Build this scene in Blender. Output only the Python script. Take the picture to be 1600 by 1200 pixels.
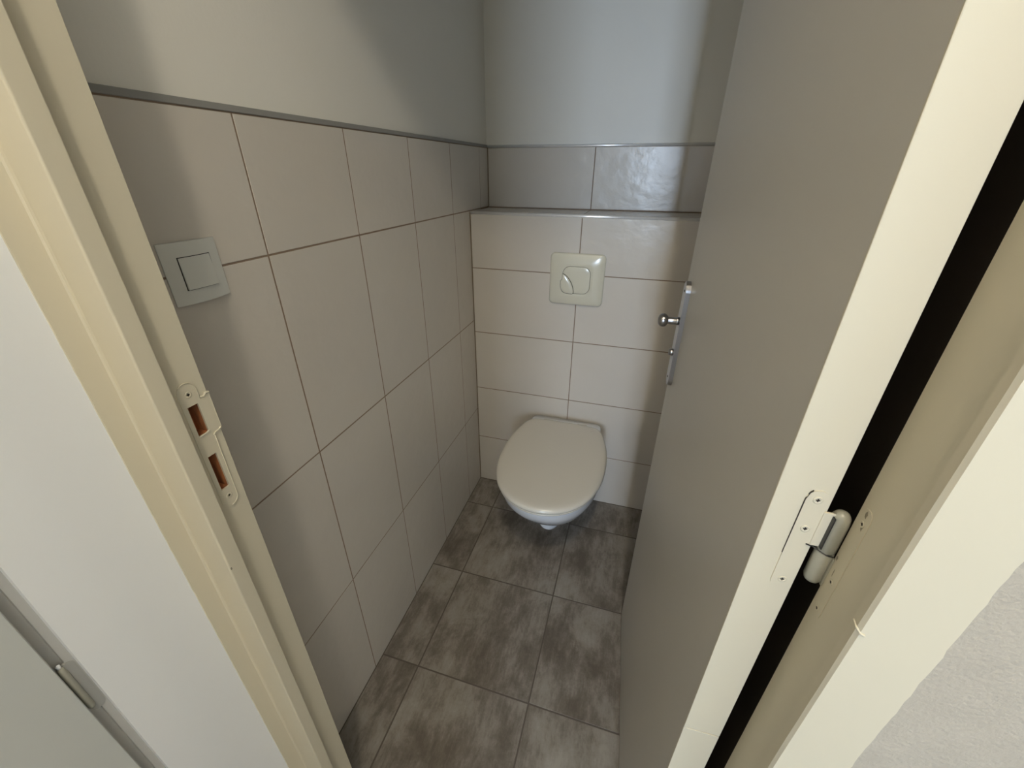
import bpy, bmesh, math, random
from mathutils import Vector, Matrix, noise
random.seed(7)
S = bpy.context.scene
C = S.collection
for o in list(bpy.data.objects): bpy.data.objects.remove(o)

# ------------------------------------------------------------------ camera
F_PX = 643.1
cam = bpy.data.cameras.new('camera'); cam.sensor_width = 36; cam.lens = F_PX*36/1600
cam.clip_start = 0.01; cam.clip_end = 50
co = bpy.data.objects.new('camera', cam); C.objects.link(co)
yaw, pitch, roll = -0.28818, -0.47945, 0.00346
fw = Vector((math.sin(yaw)*math.cos(pitch), math.cos(yaw)*math.cos(pitch), math.sin(pitch)))
r0 = Vector((math.cos(yaw), -math.sin(yaw), 0)); u0 = r0.cross(fw)
rr = r0*math.cos(roll)+u0*math.sin(roll); uu = u0*math.cos(roll)-r0*math.sin(roll)
m = Matrix((rr, uu, -fw)).transposed().to_4x4(); m.translation = (0.58488, -1.44697, 1.31545)
co.matrix_world = m
S.camera = co

# ------------------------------------------------------------------ light
S.view_settings.view_transform = 'Standard'; S.view_settings.look = 'None'
S.view_settings.gamma = 1; S.view_settings.use_curve_mapping = False
S.view_settings.exposure = 0.46
W = bpy.data.worlds.new('sky'); S.world = W; W.use_nodes = True
W.node_tree.nodes['Background'].inputs[0].default_value = (0.62, 0.76, 1.0, 1)
W.node_tree.nodes['Background'].inputs[1].default_value = 1.0
def lamp(name, kind, loc, power, col, size, rot=None, size_y=None):
    l = bpy.data.lights.new(name, kind); l.energy = power; l.color = col
    if kind == 'AREA':
        l.size = size
        if size_y: l.shape = 'RECTANGLE'; l.size_y = size_y
    else: l.shadow_soft_size = size
    o = bpy.data.objects.new(name, l); C.objects.link(o); o.location = loc
    if rot: o.rotation_euler = rot
    return o
# the hallway ceiling bulb and the daylight that comes through the hallway window
lamp('hallway_bulb', 'POINT', (0.68, -1.83, 2.50), 20.5, (1.0, 0.905, 0.74), 0.042)
lamp('window_daylight', 'AREA', (0.90, -4.97, 1.55), 54.0, (0.64, 0.79, 1.0), 0.42, (math.pi/2, 0, 0), 1.2)

# ------------------------------------------------------------------ materials
def mat(name, col, rough=0.5, bump=0, bscale=60, bdist=0.001, metal=0, var=0, vscale=3, spec=0.5, coat=0, detail=3, stretch=None, croughness=0.1):
    m = bpy.data.materials.new(name); m.use_nodes = True
    nt = m.node_tree; b = nt.nodes['Principled BSDF']
    b.inputs['Base Color'].default_value = (*col, 1); b.inputs['Roughness'].default_value = rough
    b.inputs['Metallic'].default_value = metal; b.inputs['Specular IOR Level'].default_value = spec
    b.inputs['Coat Weight'].default_value = coat; b.inputs['Coat Roughness'].default_value = croughness
    tc = nt.nodes.new('ShaderNodeTexCoord'); src = tc.outputs['Object']
    oi = nt.nodes.new('ShaderNodeObjectInfo')
    ad = nt.nodes.new('ShaderNodeVectorMath'); ad.operation = 'ADD'
    mu = nt.nodes.new('ShaderNodeMath'); mu.operation = 'MULTIPLY'; mu.inputs[1].default_value = 37.0
    nt.links.new(oi.outputs['Random'], mu.inputs[0]); nt.links.new(src, ad.inputs[0]); nt.links.new(mu.outputs[0], ad.inputs[1])
    src = ad.outputs[0]
    if stretch:
        mp = nt.nodes.new('ShaderNodeMapping'); mp.inputs['Scale'].default_value = stretch
        nt.links.new(src, mp.inputs[0]); src = mp.outputs[0]
    if var:
        n = nt.nodes.new('ShaderNodeTexNoise'); n.inputs['Scale'].default_value = vscale; n.inputs['Detail'].default_value = 6
        nt.links.new(src, n.inputs['Vector'])
        r = nt.nodes.new('ShaderNodeValToRGB')
        r.color_ramp.elements[0].position = .3; r.color_ramp.elements[1].position = .7
        r.color_ramp.elements[0].color = (*[c*(1-var) for c in col], 1); r.color_ramp.elements[1].color = (*[min(1, c*(1+var)) for c in col], 1)
        nt.links.new(n.outputs['Fac'], r.inputs['Fac']); nt.links.new(r.outputs['Color'], b.inputs['Base Color'])
    if bump:
        n = nt.nodes.new('ShaderNodeTexNoise'); n.inputs['Scale'].default_value = bscale; n.inputs['Detail'].default_value = detail
        nt.links.new(src, n.inputs['Vector'])
        bp = nt.nodes.new('ShaderNodeBump'); bp.inputs['Strength'].default_value = bump; bp.inputs['Distance'].default_value = bdist
        nt.links.new(n.outputs['Fac'], bp.inputs['Height']); nt.links.new(bp.outputs['Normal'], b.inputs['Normal'])
    return m
M = {}
M['cream'] = mat('cream_gloss_paint', (0.66, 0.60, 0.46), 0.45, bump=.12, bscale=35, bdist=.002, var=.02)
M['door'] = mat('door_paint', (0.62, 0.59, 0.535), 0.38, bump=.12, bscale=40, bdist=.001, var=.015)
M['plaster'] = mat('white_wall_paint', (0.80, 0.775, 0.705), 0.42, bump=.25, bscale=180, bdist=.0008, var=.015)
M['hall'] = mat('hallway_wall_paint', (0.87, 0.875, 0.875), 0.50, bump=.15, bscale=300, bdist=.0004, var=.015)
M['hallfar'] = mat('hallway_far_wall_paint', (0.68, 0.66, 0.61), 0.6)
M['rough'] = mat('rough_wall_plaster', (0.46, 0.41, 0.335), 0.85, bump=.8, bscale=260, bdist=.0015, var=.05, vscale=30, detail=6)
M['tile'] = mat('glazed_wall_tile', (0.635, 0.59, 0.525), 0.25, bump=.3, bscale=17, bdist=.0055, var=.03, vscale=3, detail=3, stretch=(1, 1, 1.25))
M['grout'] = mat('tan_grout', (0.25, 0.18, 0.125), 0.9, bump=.3, bscale=300)
M['silicone'] = mat('brown_sealant', (0.20, 0.15, 0.09), 0.6)
M['fgrout'] = mat('floor_grout', (0.12, 0.10, 0.082), 0.9, bump=.3, bscale=300)
M['steel'] = mat('brushed_steel', (0.42, 0.41, 0.41), 0.28, metal=1)
M['alu'] = mat('satin_aluminium', (0.95, 0.95, 0.95), 0.28, metal=.5)
M['greytrim'] = mat('grey_plastic_trim', (0.27, 0.265, 0.25), 0.5)
M['ceramic'] = mat('white_ceramic', (0.80, 0.82, 0.85), 0.10, spec=.5, coat=.6, croughness=.04)
M['seat'] = mat('cream_white_plastic', (0.66, 0.63, 0.56), 0.26, coat=.3, croughness=.2)
M['plate'] = mat('ivory_plastic', (0.67, 0.64, 0.52), 0.20, coat=.5, croughness=.12)
M['switch'] = mat('white_plastic', (0.68, 0.68, 0.63), 0.38)
M['dark'] = mat('dark_gap', (0.03, 0.028, 0.022), 0.8)
M['wood'] = mat('bare_wood', (0.36, 0.13, 0.045), 0.7, bump=.5, bscale=60, var=.5, vscale=25, stretch=(6, 6, 1))
M['hinge'] = mat('painted_hinge_metal', (0.37, 0.36, 0.295), 0.32, bump=.3, bscale=120, var=.08, vscale=30)
M['grease'] = mat('black_grease', (0.02, 0.02, 0.02), 0.4)
M['screw'] = mat('dark_screw_slot', (0.03, 0.022, 0.015), 0.6)
M['chip'] = mat('worn_paint', (0.30, 0.26, 0.19), 0.7, var=.3, vscale=80)
M['recess'] = mat('recess_shade_grey', (0.33, 0.325, 0.30), 0.5)
M['frame_side'] = mat('grey_frame_paint', (0.45, 0.44, 0.41), 0.4)

def floor_tile_material():
    m = bpy.data.materials.new('concrete_look_floor_tile'); m.use_nodes = True
    nt = m.node_tree; N = nt.nodes.new; L = nt.links.new; b = nt.nodes['Principled BSDF']
    tc = N('ShaderNodeTexCoord'); oi = N('ShaderNodeObjectInfo'); mu = N('ShaderNodeMath'); mu.operation = 'MULTIPLY'; mu.inputs[1].default_value = 53
    ad = N('ShaderNodeVectorMath'); ad.operation = 'ADD'
    L(oi.outputs['Random'], mu.inputs[0]); L(tc.outputs['Object'], ad.inputs[0]); L(mu.outputs[0], ad.inputs[1])
    def nz(scale, det, st, dist=0, rough=.6):
        mp = N('ShaderNodeMapping'); mp.inputs['Scale'].default_value = st; L(ad.outputs[0], mp.inputs[0])
        n = N('ShaderNodeTexNoise'); n.inputs['Scale'].default_value = scale; n.inputs['Detail'].default_value = det
        n.inputs['Roughness'].default_value = rough; n.inputs['Distortion'].default_value = dist
        L(mp.outputs[0], n.inputs['Vector']); return n.outputs['Fac']
    a = nz(10, 9, (1.25, .8, 1), .25, .66); c = nz(34, 7, (2.6, .5, 1), .4, .72); d = nz(160, 3, (1, 1, 1)); e = nz(3, 3, (1.3, .9, 1))
    def mix(x, y, f):
        k = N('ShaderNodeMix'); k.data_type = 'FLOAT'; k.inputs[0].default_value = f; L(x, k.inputs[2]); L(y, k.inputs[3]); return k.outputs[0]
    v = mix(mix(a, c, .30), mix(e, d, .22), .30)
    r = N('ShaderNodeValToRGB'); L(v, r.inputs['Fac'])
    el = r.color_ramp.elements; el[0].position = .40; el[0].color = (0.125, 0.105, 0.083, 1); el[1].position = .61; el[1].color = (0.33, 0.303, 0.268, 1)
    q = el.new(.46); q.color = (0.175, 0.150, 0.124, 1); q = el.new(.52); q.color = (0.255, 0.230, 0.198, 1)
    L(r.outputs['Color'], b.inputs['Base Color']); b.inputs['Roughness'].default_value = .5
    bp = N('ShaderNodeBump'); bp.inputs['Strength'].default_value = .25; bp.inputs['Distance'].default_value = .0012; L(v, bp.inputs['Height']); L(bp.outputs['Normal'], b.inputs['Normal'])
    return m
M['floortile'] = floor_tile_material()

# ------------------------------------------------------------------ helpers
def link(name, bm, m, parent=None, smooth=False, loc=None):
    me = bpy.data.meshes.new(name); bmesh.ops.recalc_face_normals(bm, faces=bm.faces[:]); bm.to_mesh(me); bm.free()
    ms = m if isinstance(m, (list, tuple)) else [m]
    for x in ms: me.materials.append(x)
    if smooth:
        for p in me.polygons: p.use_smooth = True
    o = bpy.data.objects.new(name, me); C.objects.link(o)
    if parent: o.parent = parent
    if loc: o.location = loc
    return o
def tag(o, label=None, cat=None, kind=None, group=None):
    if label: o['label'] = label
    if cat: o['category'] = cat
    if kind: o['kind'] = kind
    if group: o['group'] = group
    return o
def empty(name, loc=(0, 0, 0), rz=0):
    o = bpy.data.objects.new(name, None); C.objects.link(o); o.location = loc; o.rotation_euler = (0, 0, rz); o.empty_display_size = .05; return o
def abox(bm, lo, hi, bev=0, seg=1, mi=0):
    vs = [bm.verts.new((x, y, z)) for x in (lo[0], hi[0]) for y in (lo[1], hi[1]) for z in (lo[2], hi[2])]
    fs = [bm.faces.new([vs[i] for i in q]) for q in ((0, 1, 3, 2), (4, 6, 7, 5), (0, 4, 5, 1), (2, 3, 7, 6), (0, 2, 6, 4), (1, 5, 7, 3))]
    for f in fs: f.material_index = mi
    if bev:
        es = list({e for f in fs for e in f.edges})
        bmesh.ops.bevel(bm, geom=es, offset=bev, segments=seg, profile=.5, affect='EDGES')
def box(name, lo, hi, m, parent=None, bev=0, seg=1):
    bm = bmesh.new(); abox(bm, lo, hi, bev, seg); return link(name, bm, m, parent)
def prism(name, poly, zs, m, parent=None, jit=None):
    """polygon in plan extruded through the heights zs; jit = {corner: function(z) -> (dx, dy)}"""
    bm = bmesh.new(); rings = []
    for z in zs:
        rings.append([bm.verts.new((x+(jit[i](z)[0] if jit and i in jit else 0), y+(jit[i](z)[1] if jit and i in jit else 0), z)) for i, (x, y) in enumerate(poly)])
    n = len(poly)
    for a, b in zip(rings, rings[1:]):
        for i in range(n): bm.faces.new((a[i], a[(i+1) % n], b[(i+1) % n], b[i]))
    bm.faces.new(rings[0]); bm.faces.new(rings[-1])
    return link(name, bm, m, parent)
def revolve(bm, prof, axis='Z', seg=24, org=(0, 0, 0)):
    """prof = [(r, h)] turned about an axis through org"""
    org = Vector(org); rings = []
    for r, h in prof:
        ring = []
        for k in range(seg):
            a = 2*math.pi*k/seg; c, s = math.cos(a)*r, math.sin(a)*r
            v = {'Z': (c, s, h), 'Y': (c, h, s), 'X': (h, c, s)}[axis]
            ring.append(bm.verts.new(org+Vector(v)))
        rings.append(ring)
    for a, b in zip(rings, rings[1:]):
        for k in range(seg): bm.faces.new((a[k], a[(k+1) % seg], b[(k+1) % seg], b[k]))
    if prof[0][0] > 0: bm.faces.new(rings[0])
    if prof[-1][0] > 0: bm.faces.new(rings[-1])
    bmesh.ops.remove_doubles(bm, verts=bm.verts[:], dist=1e-6)
def capsule(w, z0, z1, n=8, cy=0.0):
    """outline of a strip w wide with round ends, as (t, z)"""
    r = w/2; pts = []
    for k in range(n+1):
        a = math.pi*k/n; pts.append((cy+r*math.cos(a), z1-r+r*math.sin(a)))
    for k in range(n+1):
        a = math.pi+math.pi*k/n; pts.append((cy+r*math.cos(a), z0+r+r*math.sin(a)))
    return pts
def slab(name, loops, put, t, m, parent=None, bev=0):
    """flat plate from an outline and hole loops (u, v); put(u, v, h) -> xyz; thickness t"""
    bm = bmesh.new(); es = []; 
    for lp in loops:
        vs = [bm.verts.new((u, v, 0)) for u, v in lp]
        es += [bm.edges.new((vs[i], vs[(i+1) % len(vs)])) for i in range(len(vs))]
    g = bmesh.ops.triangle_fill(bm, edges=es, use_beauty=True)
    fs = [f for f in g['geom'] if isinstance(f, bmesh.types.BMFace)]
    ex = bmesh.ops.extrude_face_region(bm, geom=fs)
    top = [v for v in ex['geom'] if isinstance(v, bmesh.types.BMVert)]
    for v in top: v.co.z = t
    for v in bm.verts: v.co = Vector(put(*v.co))
    return link(name, bm, m, parent)
def joined(name, parts, m, parent=None, smooth=False):
    bm = bmesh.new()
    for f in parts: f(bm)
    return link(name, bm, m, parent, smooth)
def apply_mods(o):
    dg = bpy.context.evaluated_depsgraph_get(); me = bpy.data.meshes.new_from_object(o.evaluated_get(dg)); o.modifiers.clear(); o.data = me

# tiles: thin boxes with a softened front edge, mesh shared between alike sizes
TM = {}
def tile(wall, axis, u0, u1, v0, v1, plane, m, gap=.003, d=.006, dz=0.0):
    """axis = the outward axis: 'X' u=y v=z, 'Y' u=x v=z (facing -y), 'Z' u=x v=y"""
    a, b = (u1-u0)-gap, (v1-v0)-gap
    if a < .004 or b < .004: return
    key = (axis, round(a, 4), round(b, 4), round(d, 4), m.name)
    if key not in TM:
        bm = bmesh.new(); c = .0005
        back = [(-a/2, -b/2, -d), (a/2, -b/2, -d), (a/2, b/2, -d), (-a/2, b/2, -d)]
        side = [(x, y, -c) for x, y, _ in back]; fr = [(x-math.copysign(c, x), y-math.copysign(c, y), 0) for x, y, _ in back]
        R = [[bm.verts.new(p) for p in ring] for ring in (back, side, fr)]
        for p, q in zip(R, R[1:]):
            for k in range(4): bm.faces.new((p[k], p[(k+1) % 4], q[(k+1) % 4], q[k]))
        bm.faces.new(R[2]); bm.faces.new(R[0])
        for v in bm.verts:
            u, w, h = v.co
            v.co = (h, u, w) if axis == 'X' else (u, -h, w) if axis == 'Y' else (-h, u, w) if axis == 'x' else (u, w, h)
        bmesh.ops.recalc_face_normals(bm, faces=bm.faces[:])
        me = bpy.data.meshes.new('tile'); bm.to_mesh(me); bm.free(); me.materials.append(m); TM[key] = me
    o = bpy.data.objects.new('tile', TM[key]); C.objects.link(o); o.parent = wall
    u, v = (u0+u1)/2, (v0+v1)/2
    o.location = (plane+dz, u, v) if axis in 'Xx' else (u, plane-dz, v) if axis == 'Y' else (u, v, plane+dz)
    return o

# ------------------------------------------------------------------ dimensions read off the photograph
XR = 0.800            # right wall of the small room
YB, Y0 = 0.197, 0.0   # upper back wall, front of the boxed-in cistern
YF = -1.150           # room side of the front wall
ZT, ZB = 1.389, 1.186 # top of tiling, top of the box
ZC = 2.60             # ceilings
ZL = 2.07             # door head
yv, w = -0.1403, 0.25
R1 = 1.1892

# ------------------------------------------------------------------ room shell
def tiled_wall(name, lo_g, hi_g, lo_p, hi_p):
    bm = bmesh.new(); abox(bm, lo_g, hi_g, mi=0); abox(bm, lo_p, hi_p, mi=1)
    return link(name, bm, [M['grout'], M['plaster']])
wl = tiled_wall('wall_left', (-.10, YF, 0), (-.0005, YB+.1, ZT), (-.10, YF, ZT), (-.006, YB+.1, ZC))
tag(wl, 'long left wall of the toilet room, beige tiles below and white paint above', kind='structure')
ys = [YB-.001, yv+w, yv, yv-w, yv-2*w, yv-3*w, YF+.0]
rows = [(0, R1-.8), (R1-.8, R1-.4), (R1-.4, R1), (R1, ZT-.0015)]
for y1, y0_ in zip(ys, ys[1:]):
    for z0, z1 in rows:
        if z0 < R1-.01 and y0_ >= Y0: continue
        tile(wl, 'X', y0_, y1, z0, z1, 0, M['tile'], dz=random.uniform(-.0003, .0002))
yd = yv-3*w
wr = tiled_wall('wall_right', (XR+.0005, yd, 0), (XR+.10, YB+.1, ZT), (XR+.006, yd, ZT), (XR+.10, YB+.1, ZC))
tag(wr, 'right wall of the toilet room, tiled like the others, behind the open door', kind='structure')
for y1, y0_ in zip(ys[:-1], ys[1:-1]):
    for z0, z1 in rows: tile(wr, 'x', y0_, y1, z0, z1, XR, M['tile'])
wr2 = box('wall_right_end', (XR, YF, 0), (XR+.10, yd, ZC), mat('gap_shade_brown', (.07, .052, .038), .8, var=.2))  # dark brown puts the shade of the door gap into the wall colour
tag(wr2, 'end of the right wall behind the door hinges, coloured dark for the shaded gap', kind='structure')
wb = tiled_wall('wall_back', (-.006, YB+.0005, 0), (XR+.006, YB+.1, ZT), (-.006, YB+.006, ZT), (XR+.006, YB+.1, ZC))
tag(wb, 'back wall with one row of beige tiles above the ledge and white paint over it', kind='structure')
for x0, x1 in ((0, .3951), (.3951, XR)): tile(wb, 'Y', x0, x1, ZB+.002, ZT-.0015, YB, M['tile'])
bx = box('wall_back_lower', (0, Y0+.0005, 0), (XR, YB, ZB-.0012), M['grout'])
tag(bx, 'boxed-in lower back wall of wide beige tiles behind the toilet', kind='structure')
zj = .9935
for z0, z1 in ((0, zj-.75), (zj-.75, zj-.5), (zj-.5, zj-.25), (zj-.25, zj), (zj, ZB-.006)):
    for x0, x1 in ((0, .3935), (.3935, XR)):
        tile(bx, 'Y', x0, x1, z0, z1, Y0, M['tile'], dz=random.uniform(-.0002, .0003))
for x0, x1 in ((0, .394), (.394, XR)): tile(bx, 'Z', x0, x1, Y0+.006, YB, ZB, M['tile'])

fl = box('floor', (-.1, YF-.1, -.06), (XR+.1, YB+.1, -.0006), M['fgrout']); tag(fl, 'floor of large mottled grey concrete-look tiles', kind='structure')
fx = [0, .1195, .4595, XR]; fy = [Y0, -.1695, -.5110, -.8527, -1.1944, -1.25]
for x0, x1 in zip(fx, fx[1:]):
    for y1, y0_ in zip(fy, fy[1:]): tile(fl, 'Z', x0, x1, y0_, y1, 0, M['floortile'], gap=.004, dz=random.uniform(-.0004, .0001))
hf = box('floor_hallway', (-.1, -5.1, -.06), (2.3, YF-.1, -.0005), mat('hallway_floor', (.34, .30, .25), .5)); tag(hf, 'plain hallway floor outside the door', kind='structure')
ce = box('ceiling', (-.3, -5.1, ZC), (2.3, YB+.2, ZC+.08), M['plaster']); tag(ce, 'plain white ceiling', kind='structure')

# front wall either side of the opening and above it
wfz = [0, ZC]
def ragged(a, s, f=38):
    return lambda z: (a*noise.noise((s, z*f, 0))+a*.6*noise.noise((s+9, z*f*3.1, 0)), 0)
zs = [i*.008 for i in range(int(ZL/.008)+1)]+[ZL+.05]
bm = bmesh.new()
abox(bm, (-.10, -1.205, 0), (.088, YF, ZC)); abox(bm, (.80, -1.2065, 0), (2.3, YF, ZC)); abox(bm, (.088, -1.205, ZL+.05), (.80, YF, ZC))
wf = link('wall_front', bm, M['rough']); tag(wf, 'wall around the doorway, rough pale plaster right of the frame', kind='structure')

# left door jamb (latch side)
def arc(cx, cy, r, a0, a1, n=4): return [(cx+r*math.cos(math.radians(a0+(a1-a0)*k/n)), cy+r*math.sin(math.radians(a0+(a1-a0)*k/n))) for k in range(n+1)]
JL = [(.088, -1.150), (.1325, -1.150), (.133, -1.1505), (.133, -1.194)] + arc(.1484, -1.195, .001, 90, 0, 2) \
   + arc(.1474, -1.2114, .0020, 0, -90, 4) + [(.112, -1.2134)] + [(.1092, -1.2140), (.1080, -1.2155)] + [(.1080, -1.2366), (.088, -1.2366)]
gi = len(JL)-2
jl = prism('door_frame', JL, zs, M['cream'], None, {gi: lambda z: (0, .0007*noise.noise((3, z*70, 0)))})
tag(jl, 'cream painted door frame around the toilet room opening', 'door frame', kind='structure')
jl.name = 'trim_1'
# cut the two latch pockets out of the jamb
H1 = (-1.1768, -1.1644, 1.0445, 1.0826); H2 = (-1.1768, -1.1662, .9650, 1.0156)
cut = joined('pocket_cutter', [lambda b, h=h: abox(b, (.115, h[0], h[2]), (.14, h[1], h[3])) for h in (H1, H2)], M['wood'])
md = jl.modifiers.new('b', 'BOOLEAN'); md.object = cut; md.operation = 'DIFFERENCE'; md.solver = 'EXACT'
apply_mods(jl); bpy.data.objects.remove(cut)
for h in (H1, H2):
    bm = bmesh.new(); x0, x1 = .1152, .1318; e = .0002
    p = [[(x, y, z) for y, z in ((h[0]+e, h[2]+e), (h[1]-e, h[2]+e), (h[1]-e, h[3]-e), (h[0]+e, h[3]-e))] for x in (x0, x1)]
    A = [bm.verts.new(q) for q in p[0]]; B = [bm.verts.new(q) for q in p[1]]
    bm.faces.new(A)
    for k in range(4): bm.faces.new((A[k], A[(k+1) % 4], B[(k+1) % 4], B[k]))
    tag(link('latch_pocket', bm, M['wood'], jl), 'bare brown wood inside the latch hole')
# strike plate, painted over
cap = capsule(.0212, .9375, 1.1100, 8, -1.1713)
out = [q for q in cap]
# the lip to the corner of the jamb, on the right-hand (room) side
ri = [i for i, q in enumerate(out) if abs(q[0]-(-1.1713+.0106)) < 1e-6]
lip = [(-1.1607, 1.0400), (-1.1575, 1.0395), (-1.1500, 1.0405), (-1.1500, 1.0885), (-1.1575, 1.0868), (-1.1607, 1.0850)]
out2 = out[:len(out)] + lip     # outline runs top arc (right to left), bottom arc (left to right), then up the right side
rect = lambda h: [(h[0], h[2]), (h[1], h[2]), (h[1], h[3]), (h[0], h[3])]
sp = slab('strike_plate', [out2, rect(H1), rect(H2)], lambda u, v, t: (.1328+t, u, v), .0011, M['cream'], jl)
tag(sp, 'painted-over strike plate with two latch holes')
# paint beads around the plate edge
def tube(bm, pts, r, seg=5):
    rings = []
    for i, q in enumerate(pts):
        d = (Vector(pts[min(i+1, len(pts)-1)])-Vector(pts[max(i-1, 0)])).normalized()
        n = d.cross(Vector((.31, .2, .93))).normalized() if abs(d.z) < .9 else d.cross(Vector((1, 0, 0))).normalized()
        b = d.cross(n); k = r*(1+.35*noise.noise(Vector(q)*300))
        rings.append([bm.verts.new(Vector(q)+n*k*math.cos(2*math.pi*j/seg)+b*k*math.sin(2*math.pi*j/seg)) for j in range(seg)])
    for a, b in zip(rings, rings[1:]):
        for j in range(seg): bm.faces.new((a[j], a[(j+1) % seg], b[(j+1) % seg], b[j]))
    bm.faces.new(rings[0]); bm.faces.new(rings[-1])
def dens(pts, n=6):
    o = []
    for a, b in zip(pts, pts[1:]):
        for k in range(n): o.append(tuple(a[i]+(b[i]-a[i])*k/n for i in range(3)))
    return o+[tuple(pts[-1])]
X = .1339
bead = [(X, u, v) for u, v in out[-5:]] + [(X, -1.1600, 1.0375)]
bead2 = [(X, -1.1775, 1.1075)] + [(X, u, v) for u, v in reversed(out[:7])] + [(X, -1.1607, 1.088)]
joined('paint_bead', [lambda b: tube(b, dens(bead, 5), .0008), lambda b: tube(b, dens(bead2, 4), .0007),
       lambda b: tube(b, dens([(X, -1.1595, 1.0882), (X, -1.1560, 1.0868), (X, -1.1530, 1.0900), (X, -1.1490, 1.0888)], 5), .0013),
       lambda b: tube(b, dens([(X, -1.1612, 1.0375), (X, -1.1580, 1.0400), (X, -1.1535, 1.0405), (X, -1.1500, 1.0425)], 5), .0010),
       lambda b: tube(b, dens([(X, -1.1770, 1.0440), (X, -1.1665, 1.0448), (X, -1.1640, 1.0462)], 5), .0010),
       lambda b: tube(b, dens([(X, -1.1770, .9645), (X, -1.1668, .9650), (X, -1.1655, .9680)], 5), .0006)], M['cream'], jl, True)
# the lip curls round the room-side edge of the jamb
bm = bmesh.new(); abox(bm, (.1290, -1.1505, 1.0405), (.1341, -1.1484, 1.0880), .0006)
link('plate_lip', bm, M['cream'], jl)
tag(box('chipped_edge', (.1283, -1.1495, 1.050), (.1336, -1.1482, 1.074), M['screw'], jl), 'dark chipped gap behind the plate lip')
def screw(name, put, parent, r=.0034, m=None):
    bm = bmesh.new(); revolve(bm, [(r, 0), (r, .0004), (r*.72, .0008), (r*.60, .0003), (0, .0002)], 'Z', 16)
    for v in bm.verts: v.co = Vector(put(*v.co))
    o = link(name, bm, m or M['cream'], parent, True)
    bm = bmesh.new()
    for q in ((.42, .14), (.14, .42)): abox(bm, (-r*q[0], -r*q[1], .0002), (r*q[0], r*q[1], .00055))
    for v in bm.verts: v.co = Vector(put(*v.co))
    link('screw_slot', bm, M['screw'], parent)
    return o
for zc, yc in ((1.0963, -1.1709), (.9532, -1.1708)): screw('screw', lambda x, y, z, zc=zc, yc=yc: (.1339+z, yc+x, zc+y), jl, .0038)

joined('paint_nick', [lambda b: abox(b, (.1480, -1.2120, 0.8696), (.1498, -1.2100, 0.8736), .0004)], M['chip'], jl)
# right door jamb (hinge side)
JR = [(.800, -1.142), (.7762, -1.142), (.7756, -1.1426), (.7756, -1.198), (.7690, -1.198), (.7684, -1.1986), (.7682, -1.2055), (.7697, -1.2085), (.8178, -1.2092), (.8182, -1.2060), (.800, -1.2060)]
jr = prism('trim_2', JR, zs, M['cream'], None, {8: ragged(.0014, 1, 70), 9: ragged(.0014, 1, 70), 6: ragged(.0003, 5, 12)})
tag(jr, 'hinge-side cream door jamb with ragged paint edge against the plaster', kind='structure')
hd = joined('trim_3', [lambda b: abox(b, (.133, -1.194, ZL), (.7756, -1.150, ZL+.05)), lambda b: abox(b, (.1494, -1.2134, ZL-.015), (.7685, -1.194, ZL+.05))], M['cream'])
tag(hd, 'cream head of the door frame above the picture', kind='structure')
# frame leaf of the hinge, thickly overpainted
slab('hinge_leaf', [capsule(.0130, .9700, 1.0920, 7, -1.1530)], lambda u, v, t: (.7756-t, u, v), .0006, M['cream'], jr)
for zc in (1.0123, .9788, 1.078): screw('screw', lambda x, y, z, zc=zc: (.7750-z, -1.1528+x, zc+y), jr, .0028)
for (y, z, a, b_) in ((-1.1540, 1.0757, .0014, .0032), (-1.1521, 1.0865, .0016, .0030), (-1.1500, 1.0200, .0006, .004), (-1.1462, 1.0330, .0012, .0022)):
    bm = bmesh.new(); pts = [(y+a*math.cos(t*.7)*(1+.4*math.sin(t*2.3)), z+b_*math.sin(t*.7)*(1+.3*math.cos(t*3))) for t in range(9)]
    bm.faces.new([bm.verts.new((.77485, u, v)) for u, v in pts]); link('paint_chip', bm, M['chip'], jr)
# proud paint nick across the stop edge
bm = bmesh.new(); tube(bm, dens([(.7684, -1.2000, 1.0300), (.7683, -1.2058, 1.0292), (.7700, -1.2088, 1.0275), (.7725, -1.2092, 1.0268)], 4), .0010, 6); link('paint_nick', bm, M['cream'], jr, True)

# ------------------------------------------------------------------ hallway
YW = -1.2366
# wall returning towards the camera on the left, gently curved
pl = [(.096, YW+.01)]; n = 60
for k in range(n+1):
    y = YW+(-1.3434-YW)*k/n; pl.append((.1060+.0004*math.exp(-((y+1.300)/.013)**2), y))
pl += [(.096, -1.3434)]
wh = prism('wall_hallway', pl, [0, ZC], M['hall'], None); wh['kind'] = 'structure'; wh['label'] = 'narrow smooth white wall between the two door frames on the left'
sf = prism('trim_4', [(.080, -1.3434), (.0995, -1.3434), (.0985, -1.3492), (.0985, -1.3494), (.0950, -1.3498), (.0950, -1.3620), (.080, -1.3620)], [0, ZC], M['frame_side'])
tag(sf, 'slim grey frame strip of the neighbouring door at far left', kind='structure')
d2 = box('door_2', (.066, -2.12, .008), (.1060, -1.3588, 2.04), mat('side_door_paint', (.56, .57, .54), .42, bump=.2, bscale=150, bdist=.0006), None, .0008)
tag(d2, 'closed pale grey door at the lower left edge', kind='structure')
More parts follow.
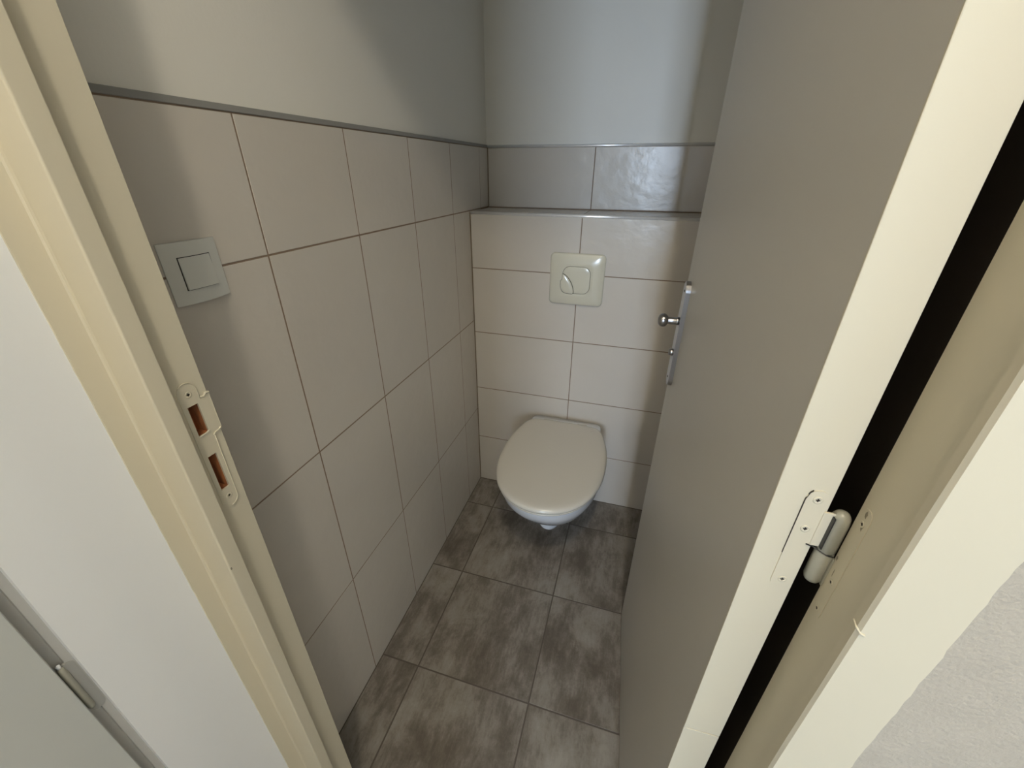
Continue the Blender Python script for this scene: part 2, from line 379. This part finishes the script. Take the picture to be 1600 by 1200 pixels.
# its painted hinge in the gap
hg = empty('door_hinge', (.0995, -1.3545, .814)); hg.parent = d2
bm = bmesh.new(); revolve(bm, [(0, 0), (.0022, .0004), (.0030, .003), (.0030, .064), (.0024, .069), (0, .070)], 'Z', 16); link('knuckle', bm, M['hinge'], hg, True)
lf = slab('hinge_leaf', [capsule(.0115, .806, .884, 7, -1.3500)], lambda u, v, t: (.0962+t, u, v), .0036, M['recess'], sf)  # darker grey capsule stands for the shaded recess around the knuckle
bmx = bmesh.new(); revolve(bmx, [(0, 0), (.0018, 0), (.0018, .004), (0, .0055)], 'Z', 12, (0, 0, .070)); link('pin_tip', bmx, M['ceramic'], hg, True)
wo = joined('wall_hall_blocker', [lambda b: abox(b, (.0, -5.1, 0), (.515, -2.15, ZC)), lambda b: abox(b, (.0, -2.15, 2.05), (.096, -1.3620, ZC)), lambda b: abox(b, (.0, -1.3620, 0), (.080, YW+.01, ZC))], M['hallfar'])  # first block juts out, added to keep window light off the back wall
tag(wo, 'unseen hallway wall on the left, with a jutting part added to block window light', kind='structure')
we = box('wall_hall_right', (2.2, -5.1, 0), (2.3, -1.21, ZC), M['hallfar']); tag(we, 'hallway wall to the right of the camera', kind='structure')
wx0, wx1, wz0, wz1 = .62, 1.18, .90, 2.20
wn = joined('wall_hall_rear', [lambda b: abox(b, (.515, -5.1, 0), (wx0, -5.0, ZC)), lambda b: abox(b, (wx1, -5.1, 0), (2.3, -5.0, ZC)), lambda b: abox(b, (wx0, -5.1, 0), (wx1, -5.0, wz0)), lambda b: abox(b, (wx0, -5.1, wz1), (wx1, -5.0, ZC))], M['hallfar'])
tag(wn, 'hallway end wall with the window behind the camera', kind='structure')
wi = joined('window_1', [lambda b: abox(b, (wx0, -5.07, wz0), (wx0+.05, -5.03, wz1)), lambda b: abox(b, (wx1-.05, -5.07, wz0), (wx1, -5.03, wz1)),
                         lambda b: abox(b, (wx0, -5.07, wz0), (wx1, -5.03, wz0+.05)), lambda b: abox(b, (wx0, -5.07, wz1-.05), (wx1, -5.03, wz1))], M['plaster'])
tag(wi, 'window frame at the far end of the hallway', kind='structure')

# ------------------------------------------------------------------ metal and plastic edge trims
def round_trim(name, x0, x1, yc, zc, r, m):
    bm = bmesh.new(); seg = 12; R = []
    for x in (x0, x1):
        R.append([bm.verts.new((x, yc+r*math.cos(2*math.pi*k/seg), zc+r*math.sin(2*math.pi*k/seg))) for k in range(seg)])
    for k in range(seg): bm.faces.new((R[0][k], R[0][(k+1) % seg], R[1][(k+1) % seg], R[1][k]))
    bm.faces.new(R[0]); bm.faces.new(R[1]); return link(name, bm, m, None, True)
t = round_trim('trim_5', .0005, XR-.0005, Y0+.0035, ZB-.0040, .0058, M['alu']); tag(t, 'bright rounded metal edging along the front of the tiled ledge', kind='structure')
t = round_trim('trim_6', .0005, XR-.0005, YB+.0022, ZT+.0022, .0050, M['alu']); tag(t, 'bright metal edging on top of the back wall tiles', kind='structure')
t = box('trim_7', (-.0055, YF+.001, ZT-.001), (.0012, YB-.004, ZT+.0075), M['greytrim'], None, .0006); tag(t, 'dull grey edging along the top of the left wall tiles', kind='structure')
t = box('trim_8', (-.0008, Y0-.0030, .001), (.0028, Y0-.0001, ZB-.002), M['silicone']); tag(t, 'thin brown sealant joint in the corner beside the toilet', kind='structure')
t = box('trim_9', (-.0008, YB-.0028, ZB+.001), (.0028, YB-.0001, ZT-.001), M['silicone']); tag(t, 'thin brown sealant joint in the upper corner above the ledge', kind='structure')

# ------------------------------------------------------------------ the open door
ang = math.atan2(.6220, -.0270)
D = empty('door_1', (.718, -1.138, 0), ang); tag(D, 'pale grey interior door standing wide open into the toilet room', kind='structure')
LD = .6226; TH = .041
bm = bmesh.new(); abox(bm, (0, -TH, .008), (LD, 0, 2.045), .0012, 2)
link('door_panel', bm, M['door'], D)
# the hinge-edge lipping is painted cream and has a crack low down
bm = bmesh.new(); abox(bm, (-.0006, -TH, .7020), (.0014, 0.0001, 2.0440), .0004); abox(bm, (-.0006, -TH, .009), (.0014, 0.0001, .7000), .0004)
tag(link('edge_strip', bm, M['cream'], D), 'cream painted hinge edge of the door')
bm = bmesh.new(); tube(bm, dens([(-.0007, -.002, .7016), (-.0007, -.020, .7012), (-.0007, -.0395, .7006)], 6), .0007, 6); link('paint_ridge', bm, M['cream'], D, True)
# hinge on that edge: local y = -(world x offset)
def DX(x): return -(x-.718)
lc = DX(.7484)
cp = [(u, v) for u, v in capsule(.0165, .9768, 1.0912, 8, 0)]
tab = [(-.0083, 1.0712), (-.0150, 1.0712), (-.0150, 1.0345), (-.0083, 1.0345)]
# outline order: top arc u=+r -> -r, bottom arc -r -> +r ; tab sits on the -u side (towards the pin)
outl = cp[:9] + tab + cp[9:]
hl = slab('hinge_leaf', [outl], lambda u, v, t: (-.0006-t, lc+u, v), .0011, M['cream'], D)
slab('leaf_shadow_gap', [[(.0083, 1.02), (.0086, 1.02), (.0086, 1.0815), (.0070, 1.0885), (.0050, 1.0910), (.0050, 1.0902), (.0066, 1.0878), (.0081, 1.0815)]], lambda u, v, t: (-.0007-t, lc+u, v), .0011, M['screw'], D)
for zc in (1.0821, 1.0510, .9885): screw('screw', lambda x, y, z, zc=zc: (-.0017-z, lc-.0002+x, zc+y), D, .0036)
BX, BY = -.0006, DX(.7702)
bm = bmesh.new(); revolve(bm, [(0, 1.0315), (.0066, 1.0315), (.0071, 1.0325), (.0071, 1.0640), (.0064, 1.0690), (.0046, 1.0722), (.0022, 1.0736), (0, 1.0740)], 'Z', 28, (BX, BY, 0)); link('hinge_barrel', bm, M['hinge'], D, True)
bm = bmesh.new(); revolve(bm, [(0, .9925), (.0030, .9930), (.0058, .9955), (.0070, .9995), (.0071, 1.0295), (.0066, 1.0305), (0, 1.0305)], 'Z', 28, (BX, BY, 0)); link('hinge_barrel', bm, M['hinge'], D, True)
bm = bmesh.new(); revolve(bm, [(0, 1.0303), (.0062, 1.0303), (.0062, 1.0317), (0, 1.0317)], 'Z', 24, (BX, BY, 0)); link('hinge_washer', bm, M['grease'], D)
# knuckle wings joining barrels to leaves, with the dark seam beside them
bm = bmesh.new(); abox(bm, (-.0024, BY+.0050, 1.0345), (-.0012, lc-.0080, 1.0712), .0005, 2); link('hinge_wing', bm, M['cream'], D)
tag(box('grease_line', (-.0060, BY+.0060, 1.0350), (-.0022, BY+.0070, 1.0690), M['grease'], D), 'black grease in the hinge seam')
bm = bmesh.new(); abox(bm, (-.0085, DX(.7764), .9960), (-.0040, BY-.0040, 1.0280), .0005); link('hinge_wing', bm, M['hinge'], D)
box('grease_line', (-.0093, BY-.0068, .9990), (-.0060, BY-.0058, 1.0290), M['grease'], D)
bm = bmesh.new(); tube(bm, dens([(-.0020, lc-.0055, 1.0348), (-.0022, lc-.0105, 1.0338), (-.0050, BY+.0062, 1.0322), (-.0078, BY+.001, 1.0309), (-.0070, BY-.0040, 1.0300)], 5), .0006, 5); link('grease_line', bm, M['grease'], D)

# door furniture: long back plate, knob, snib
U0, U1, Z0, Z1 = .5640-.002, .6030-.002, .8880, 1.1200
hp = empty('door_handle'); hp.parent = D
t_ = .0088
pl_ = slab('backplate', [[(u, z) for u, z in capsule(U1-U0, Z0, Z1, 12, (U0+U1)/2)]], lambda u, v, h: (u, h, v), t_, M['steel'], hp)
bm = bmesh.new(); bm.from_mesh(pl_.data)
bmesh.ops.bevel(bm, geom=[e for e in bm.edges if all(abs(v.co.y-t_) < 1e-6 for v in e.verts) and e.is_boundary is False and len(e.link_faces) == 2 and e.calc_face_angle(0) > 1], offset=.0012, segments=2, affect='EDGES'); bm.to_mesh(pl_.data); bm.free()
uc = (U0+U1)/2; zk = 1.036
def disc(name, prof, u, z, m, seg=28):
    bm = bmesh.new(); revolve(bm, prof, 'Y', seg, (u, 0, z)); return link(name, bm, m, hp, True)
disc('knob_neck', [(0, t_), (.0085, t_), (.0085, t_+.004), (.0075, t_+.0055), (.0072, t_+.020), (.0075, t_+.024), (0, t_+.024)], uc, zk, M['steel'])
disc('knob', [(0, t_+.021), (.0085, t_+.0215), (.0125, t_+.025), (.0140, t_+.030), (.0135, t_+.035), (.0105, t_+.039), (.0055, t_+.0410), (0, t_+.0415)], uc, zk, M['steel'])
disc('snib', [(0, t_), (.0078, t_), (.0080, t_+.002), (.0074, t_+.0060), (.0055, t_+.0078), (0, t_+.0082)], uc, .966, M['steel'])
for zc in (Z1-.020, Z0+.020): disc('plate_screw', [(0, t_), (.0026, t_), (.0020, t_+.0008), (0, t_+.001)], uc, zc, M['screw'], 12)

# ------------------------------------------------------------------ toilet
TX = .3935
tl = empty('toilet', (TX, 0, 0)); tag(tl, 'white wall-hung toilet with closed ivory lid on the tiled back wall', 'toilet')
HALF = [(0, -.062), (.060, -.0625), (.110, -.067), (.134, -.078), (.149, -.098), (.163, -.140), (.174, -.185), (.181, -.235), (.1835, -.285), (.1815, -.340), (.1745, -.392), (.160, -.440), (.142, -.478), (.118, -.510), (.088, -.536), (.055, -.553), (.026, -.561), (0, -.563)]
def smooth_half(h, n=4):
    out = []
    P = [Vector((-h[1][0], h[1][1]))]+[Vector(q) for q in h]+[Vector((-h[-2][0], h[-2][1]))]
    for i in range(1, len(P)-2):
        for k in range(n):
            t = k/n; a, b, c, d = P[i-1:i+3]
            out.append(.5*((2*b)+(-a+c)*t+(2*a-5*b+4*c-d)*t*t+(-a+3*b-3*c+d)*t**3))
    out.append(P[-2]); return out
def ring(off, yoff=0, sc=1):
    """seat outline shrunk inwards by off"""
    h = smooth_half(HALF); n = len(h); full = [(p.x, p.y) for p in h]+[(-p.x, p.y) for p in h[-2:0:-1]]
    res = []; m_ = len(full)
    for i, (x, y) in enumerate(full):
        a, b = full[i-1], full[(i+1) % m_]; t = Vector((b[0]-a[0], b[1]-a[1])).normalized()
        res.append((x-t.y*-1*off if False else x+t.y*off, y-t.x*off))
    return res
def shell(name, levels, m, parent, cap=True, crown=0):
    bm = bmesh.new(); R = []
    for off, z in levels: R.append([bm.verts.new((x, y, z)) for x, y in ring(off)])
    for a, b in zip(R, R[1:]):
        for i in range(len(a)): bm.faces.new((a[i], a[(i+1) % len(a)], b[(i+1) % len(a)], b[i]))
    if cap:
        for rg in (R[0], R[-1]):
            bm.faces.new(rg)
    return link(name, bm, m, parent, True)
# seat ring and lid
shell('seat', [(.020, .4035), (.006, .4045), (.0040, .4070), (.0040, .4100), (.0060, .4120), (.020, .4130)], M['seat'], tl)
lid_lv = [(.018, .4140), (.0050, .4142), (.0015, .4160), (0, .4190), (.0002, .4225), (.0018, .4262), (.0052, .4295), (.0105, .4318), (.0175, .4330), (.027, .4335), (.045, .4338)]
lid = shell('lid', lid_lv, M['seat'], tl)
for p_ in lid.data.polygons:
    if len(p_.vertices) > 10: p_.use_smooth = False
# hinge blocks behind the lid
for s in (-1, 1):
    bm = bmesh.new(); abox(bm, (s*.068-.020, -.066, .4010), (s*.068+.020, -.040, .4170), .005, 3); link('seat_hinge', bm, M['seat'], tl, True)
# ceramic body: rings of constant height, flat against the wall
def dring(hw, yf, z, back_hw, yb=-.001, n=40, pw=2.25, ym=None):
    """half section from the wall: straight sides widening to hw then a super-ellipse nose"""
    pts = []
    ym = ym if ym is not None else yf*.48
    for k in range(n+1):
        a = -math.pi/2+math.pi*k/n      # nose
        c, s = math.cos(a), math.sin(a)
        pts.append((hw*math.copysign(abs(s)**(2/pw), s), ym+(yf-ym)*abs(c)**(2/pw)))
    side = []
    for k in range(1, 9):
        t = k/8; e = t*t*(3-2*t)
        side.append((hw+(back_hw-hw)*e, ym+(yb-ym)*t))
    return [(-x, y, z) for x, y in reversed(side)]+[(x, y, z) for x, y in pts]+[(x, y, z) for x, y in side]
def loft(name, rings, m, parent, smooth=True):
    bm = bmesh.new(); R = [[bm.verts.new(q) for q in r] for r in rings]
    for a, b in zip(R, R[1:]):
        for i in range(len(a)): bm.faces.new((a[i], a[(i+1) % len(a)], b[(i+1) % len(a)], b[i]))
    bm.faces.new(R[0]); bm.faces.new(R[-1])
    return link(name, bm, m, parent, smooth)
rings = [dring(.062, -.315, .165, .100, ym=-.12), dring(.086, -.350, .171, .108, ym=-.15), dring(.106, -.376, .188, .118, ym=-.17), dring(.124, -.405, .215, .126, ym=-.19),
         dring(.140, -.442, .250, .134, ym=-.22), dring(.155, -.480, .290, .140, ym=-.24), dring(.166, -.513, .330, .144, ym=-.26), dring(.1725, -.538, .365, .134, ym=-.275),
         dring(.1740, -.545, .390, .116, ym=-.28), dring(.1735, -.546, .399, .112, ym=-.28), dring(.1700, -.543, .4020, .110, ym=-.28), dring(.160, -.530, .4026, .106, yb=-.006, ym=-.28)]
bowl = loft('bowl', rings, M['ceramic'], tl)
tr = [dring(.030, -.280, .094, .050, ym=-.15, n=24), dring(.046, -.312, .099, .065, ym=-.16, n=24), dring(.055, -.332, .112, .078, ym=-.17, n=24), dring(.060, -.352, .140, .090, ym=-.17, n=24), dring(.060, -.345, .165, .1, ym=-.17, n=24), dring(.080, -.350, .190, .11, ym=-.17, n=24)]
loft('trap', tr, M['ceramic'], tl)
bm = bmesh.new()
lv = [(.388, .004), (.392, 0), (.3975, 0), (.4012, .0015), (.4030, .0055)]
Rg = []
for zz, off in lv:
    pts = [(-.112+off, -.001), (-.126+off, -.004), (-.136+off, -.011), (-.141+off, -.022)]+[(-.142+off+.030-.030*math.cos(math.radians(a)), -.045-.028*math.sin(math.radians(a))+off) for a in range(0, 91, 15)]
    pts += [(-x, y) for x, y in reversed(pts)]
    Rg.append([bm.verts.new((x, y, zz)) for x, y in pts])
for a, b in zip(Rg, Rg[1:]):
    for i in range(len(a)): bm.faces.new((a[i], a[(i+1) % len(a)], b[(i+1) % len(a)], b[i]))
bm.faces.new(Rg[0]); bm.faces.new(Rg[-1])
link('rear_ledge', bm, M['ceramic'], tl, True)

# ------------------------------------------------------------------ flush plate
FP = empty('flush_plate', (.3905, -.0062+.0062, .9775)); tag(FP, 'ivory dual-flush plate with rounded corners above the toilet', 'flush plate')
def rrect(w_, h_, r, n=6):
    pts = []
    for cx, cy, a0 in ((w_/2-r, h_/2-r, 0), (-w_/2+r, h_/2-r, 90), (-w_/2+r, -h_/2+r, 180), (w_/2-r, -h_/2+r, 270)):
        for k in range(n+1):
            a = math.radians(a0+90*k/n); pts.append((cx+r*math.cos(a), cy+r*math.sin(a)))
    return pts
def rr_loft(name, lv, m, parent, n=6):
    bm = bmesh.new(); R = []
    for w_, h_, r, y in lv: R.append([bm.verts.new((x, y, z)) for x, z in rrect(w_, h_, r, n)])
    for a, b in zip(R, R[1:]):
        for i in range(len(a)): bm.faces.new((a[i], a[(i+1) % len(a)], b[(i+1) % len(a)], b[i]))
    bm.faces.new(R[0]); bm.faces.new(R[-1]); return link(name, bm, m, parent, True)
PW, PH = .1880, .1770
rr_loft('plate', [(PW-.004, PH-.004, .014, 0), (PW, PH, .0155, -.003), (PW, PH, .0155, -.007), (PW-.003, PH-.003, .015, -.0100), (PW-.009, PH-.009, .0145, -.0118), (.150, .141, .020, -.0150), (.120, .116, .0245, -.0172), (.0975, .0950, .0255, -.0180), (.0960, .0935, .0250, -.0176), (.0955, .0930, .0248, -.0150)], M['plate'], FP, 8)
# dark seam floor, then the two buttons
rr_loft('button_seam', [(.0957, .0932, .0249, -.0160), (.0957, .0932, .0249, -.0164)], M['dark'], FP, 8)
def poly_button(name, pts, y0, y1, m, crown=.0008):
    bm = bmesh.new(); c = Vector((sum(p[0] for p in pts)/len(pts), sum(p[1] for p in pts)/len(pts))); R = []
    for s, y in ((1, y0), (1, y1+.0012), (.985, y1+.0004), (.95, y1), (.55, y1-crown)):
        R.append([bm.verts.new((c.x+(p[0]-c.x)*s, y, c.y+(p[1]-c.y)*s)) for p in pts])
    for a, b in zip(R, R[1:]):
        for i in range(len(a)): bm.faces.new((a[i], a[(i+1) % len(a)], b[(i+1) % len(a)], b[i]))
    bm.faces.new(R[0]); bm.faces.new(R[-1]); return link(name, bm, m, FP, True)
leaf = [(-.0478, .0205), (-.0400, .0165), (-.0310, .0095), (-.0225, -.0005), (-.0150, -.0130), (-.0100, -.0260), (-.0075, -.0390), (-.0075, -.0440), (-.0110, -.0475), (-.0250, -.0470), (-.0380, -.0455), (-.0470, -.0395), (-.0525, -.0300), (-.0540, -.0200), (-.0540, -.0060), (-.0525, -.0025), (-.0490, -.0005)]
big = []
for x, z in rrect(.0942, .0917, .0242, 8):
    big.append((x, z))
# full rounded button with the leaf corner bitten out along the leaf's curve
bite = [(-.0471, .0218), (-.0390, .0178), (-.0300, .0106), (-.0213, .0005), (-.0137, -.0122), (-.0087, -.0255), (-.0062, -.0385), (-.0062, -.0458)]
top = [q for q in big if not (q[0] < -.0062 and q[1] < .0218)]
# order: start after the bite going counter-clockwise along the bottom right
i0 = min(range(len(top)), key=lambda i: (top[i][1] > -.04, abs(top[i][0]+.0062)))
seq = top[i0:]+top[:i0]
poly_button('flush_button', seq+bite, -.0165, -.0186, M['plate'], .0006)
poly_button('flush_button', leaf, -.0150, -.0196, M['plate'], .0018)
slab('button_seam', [[(c[0]*1.0+(-.0010 if c[0] < -.03 else .0), c[1]+(-.0012 if c[1] < -.03 else .0005)) for c in leaf]], lambda u, v, h: (u, -.0181-h, v), .0002, M['dark'], FP)

# ------------------------------------------------------------------ light switch
SW = empty('light_switch', (0, -1.0195, 1.1903)); tag(SW, 'white square rocker light switch on the left tiled wall', 'light switch')
def sw_grid(name, hw, hz, xb, xf, bow, m, tilt=0, bev=.0012):
    """plate bowed outwards about the vertical axis"""
    bm = bmesh.new(); n = 14; F = []; B = []
    for j in range(3):
        z = -hz+2*hz*j/2
        F.append([bm.verts.new((xf-bow*((-1+2*i/n)**2)+tilt*(-z/hz), -hw+2*hw*i/n, z)) for i in range(n+1)])
        B.append([bm.verts.new((xb-(bow*((-1+2*i/n)**2) if xb > .003 else 0), -hw+2*hw*i/n, z)) for i in range(n+1)])
    for j in range(2):
        for i in range(n):
            bm.faces.new((F[j][i], F[j][i+1], F[j+1][i+1], F[j+1][i])); bm.faces.new((B[j][i], B[j][i+1], B[j+1][i+1], B[j+1][i]))
        bm.faces.new((F[j][0], B[j][0], B[j+1][0], F[j+1][0])); bm.faces.new((F[j][n], B[j][n], B[j+1][n], F[j+1][n]))
    for i in range(n):
        bm.faces.new((F[0][i], F[0][i+1], B[0][i+1], B[0][i])); bm.faces.new((F[2][i], F[2][i+1], B[2][i+1], B[2][i]))
    return link(name, bm, m, SW)
sw_grid('mounting_base', .036, .036, 0, .0030, 0, M['dark'])
sw_grid('cover_plate', .0405, .0402, .0010, .0090, .0065, M['switch'])
sw_grid('rocker_seam', .0232, .0218, .0060, .0091, .0016, M['dark'])
k_ = sw_grid('rocker', .0222, .0208, .0060, .0104, .0014, M['switch'], tilt=.0010)
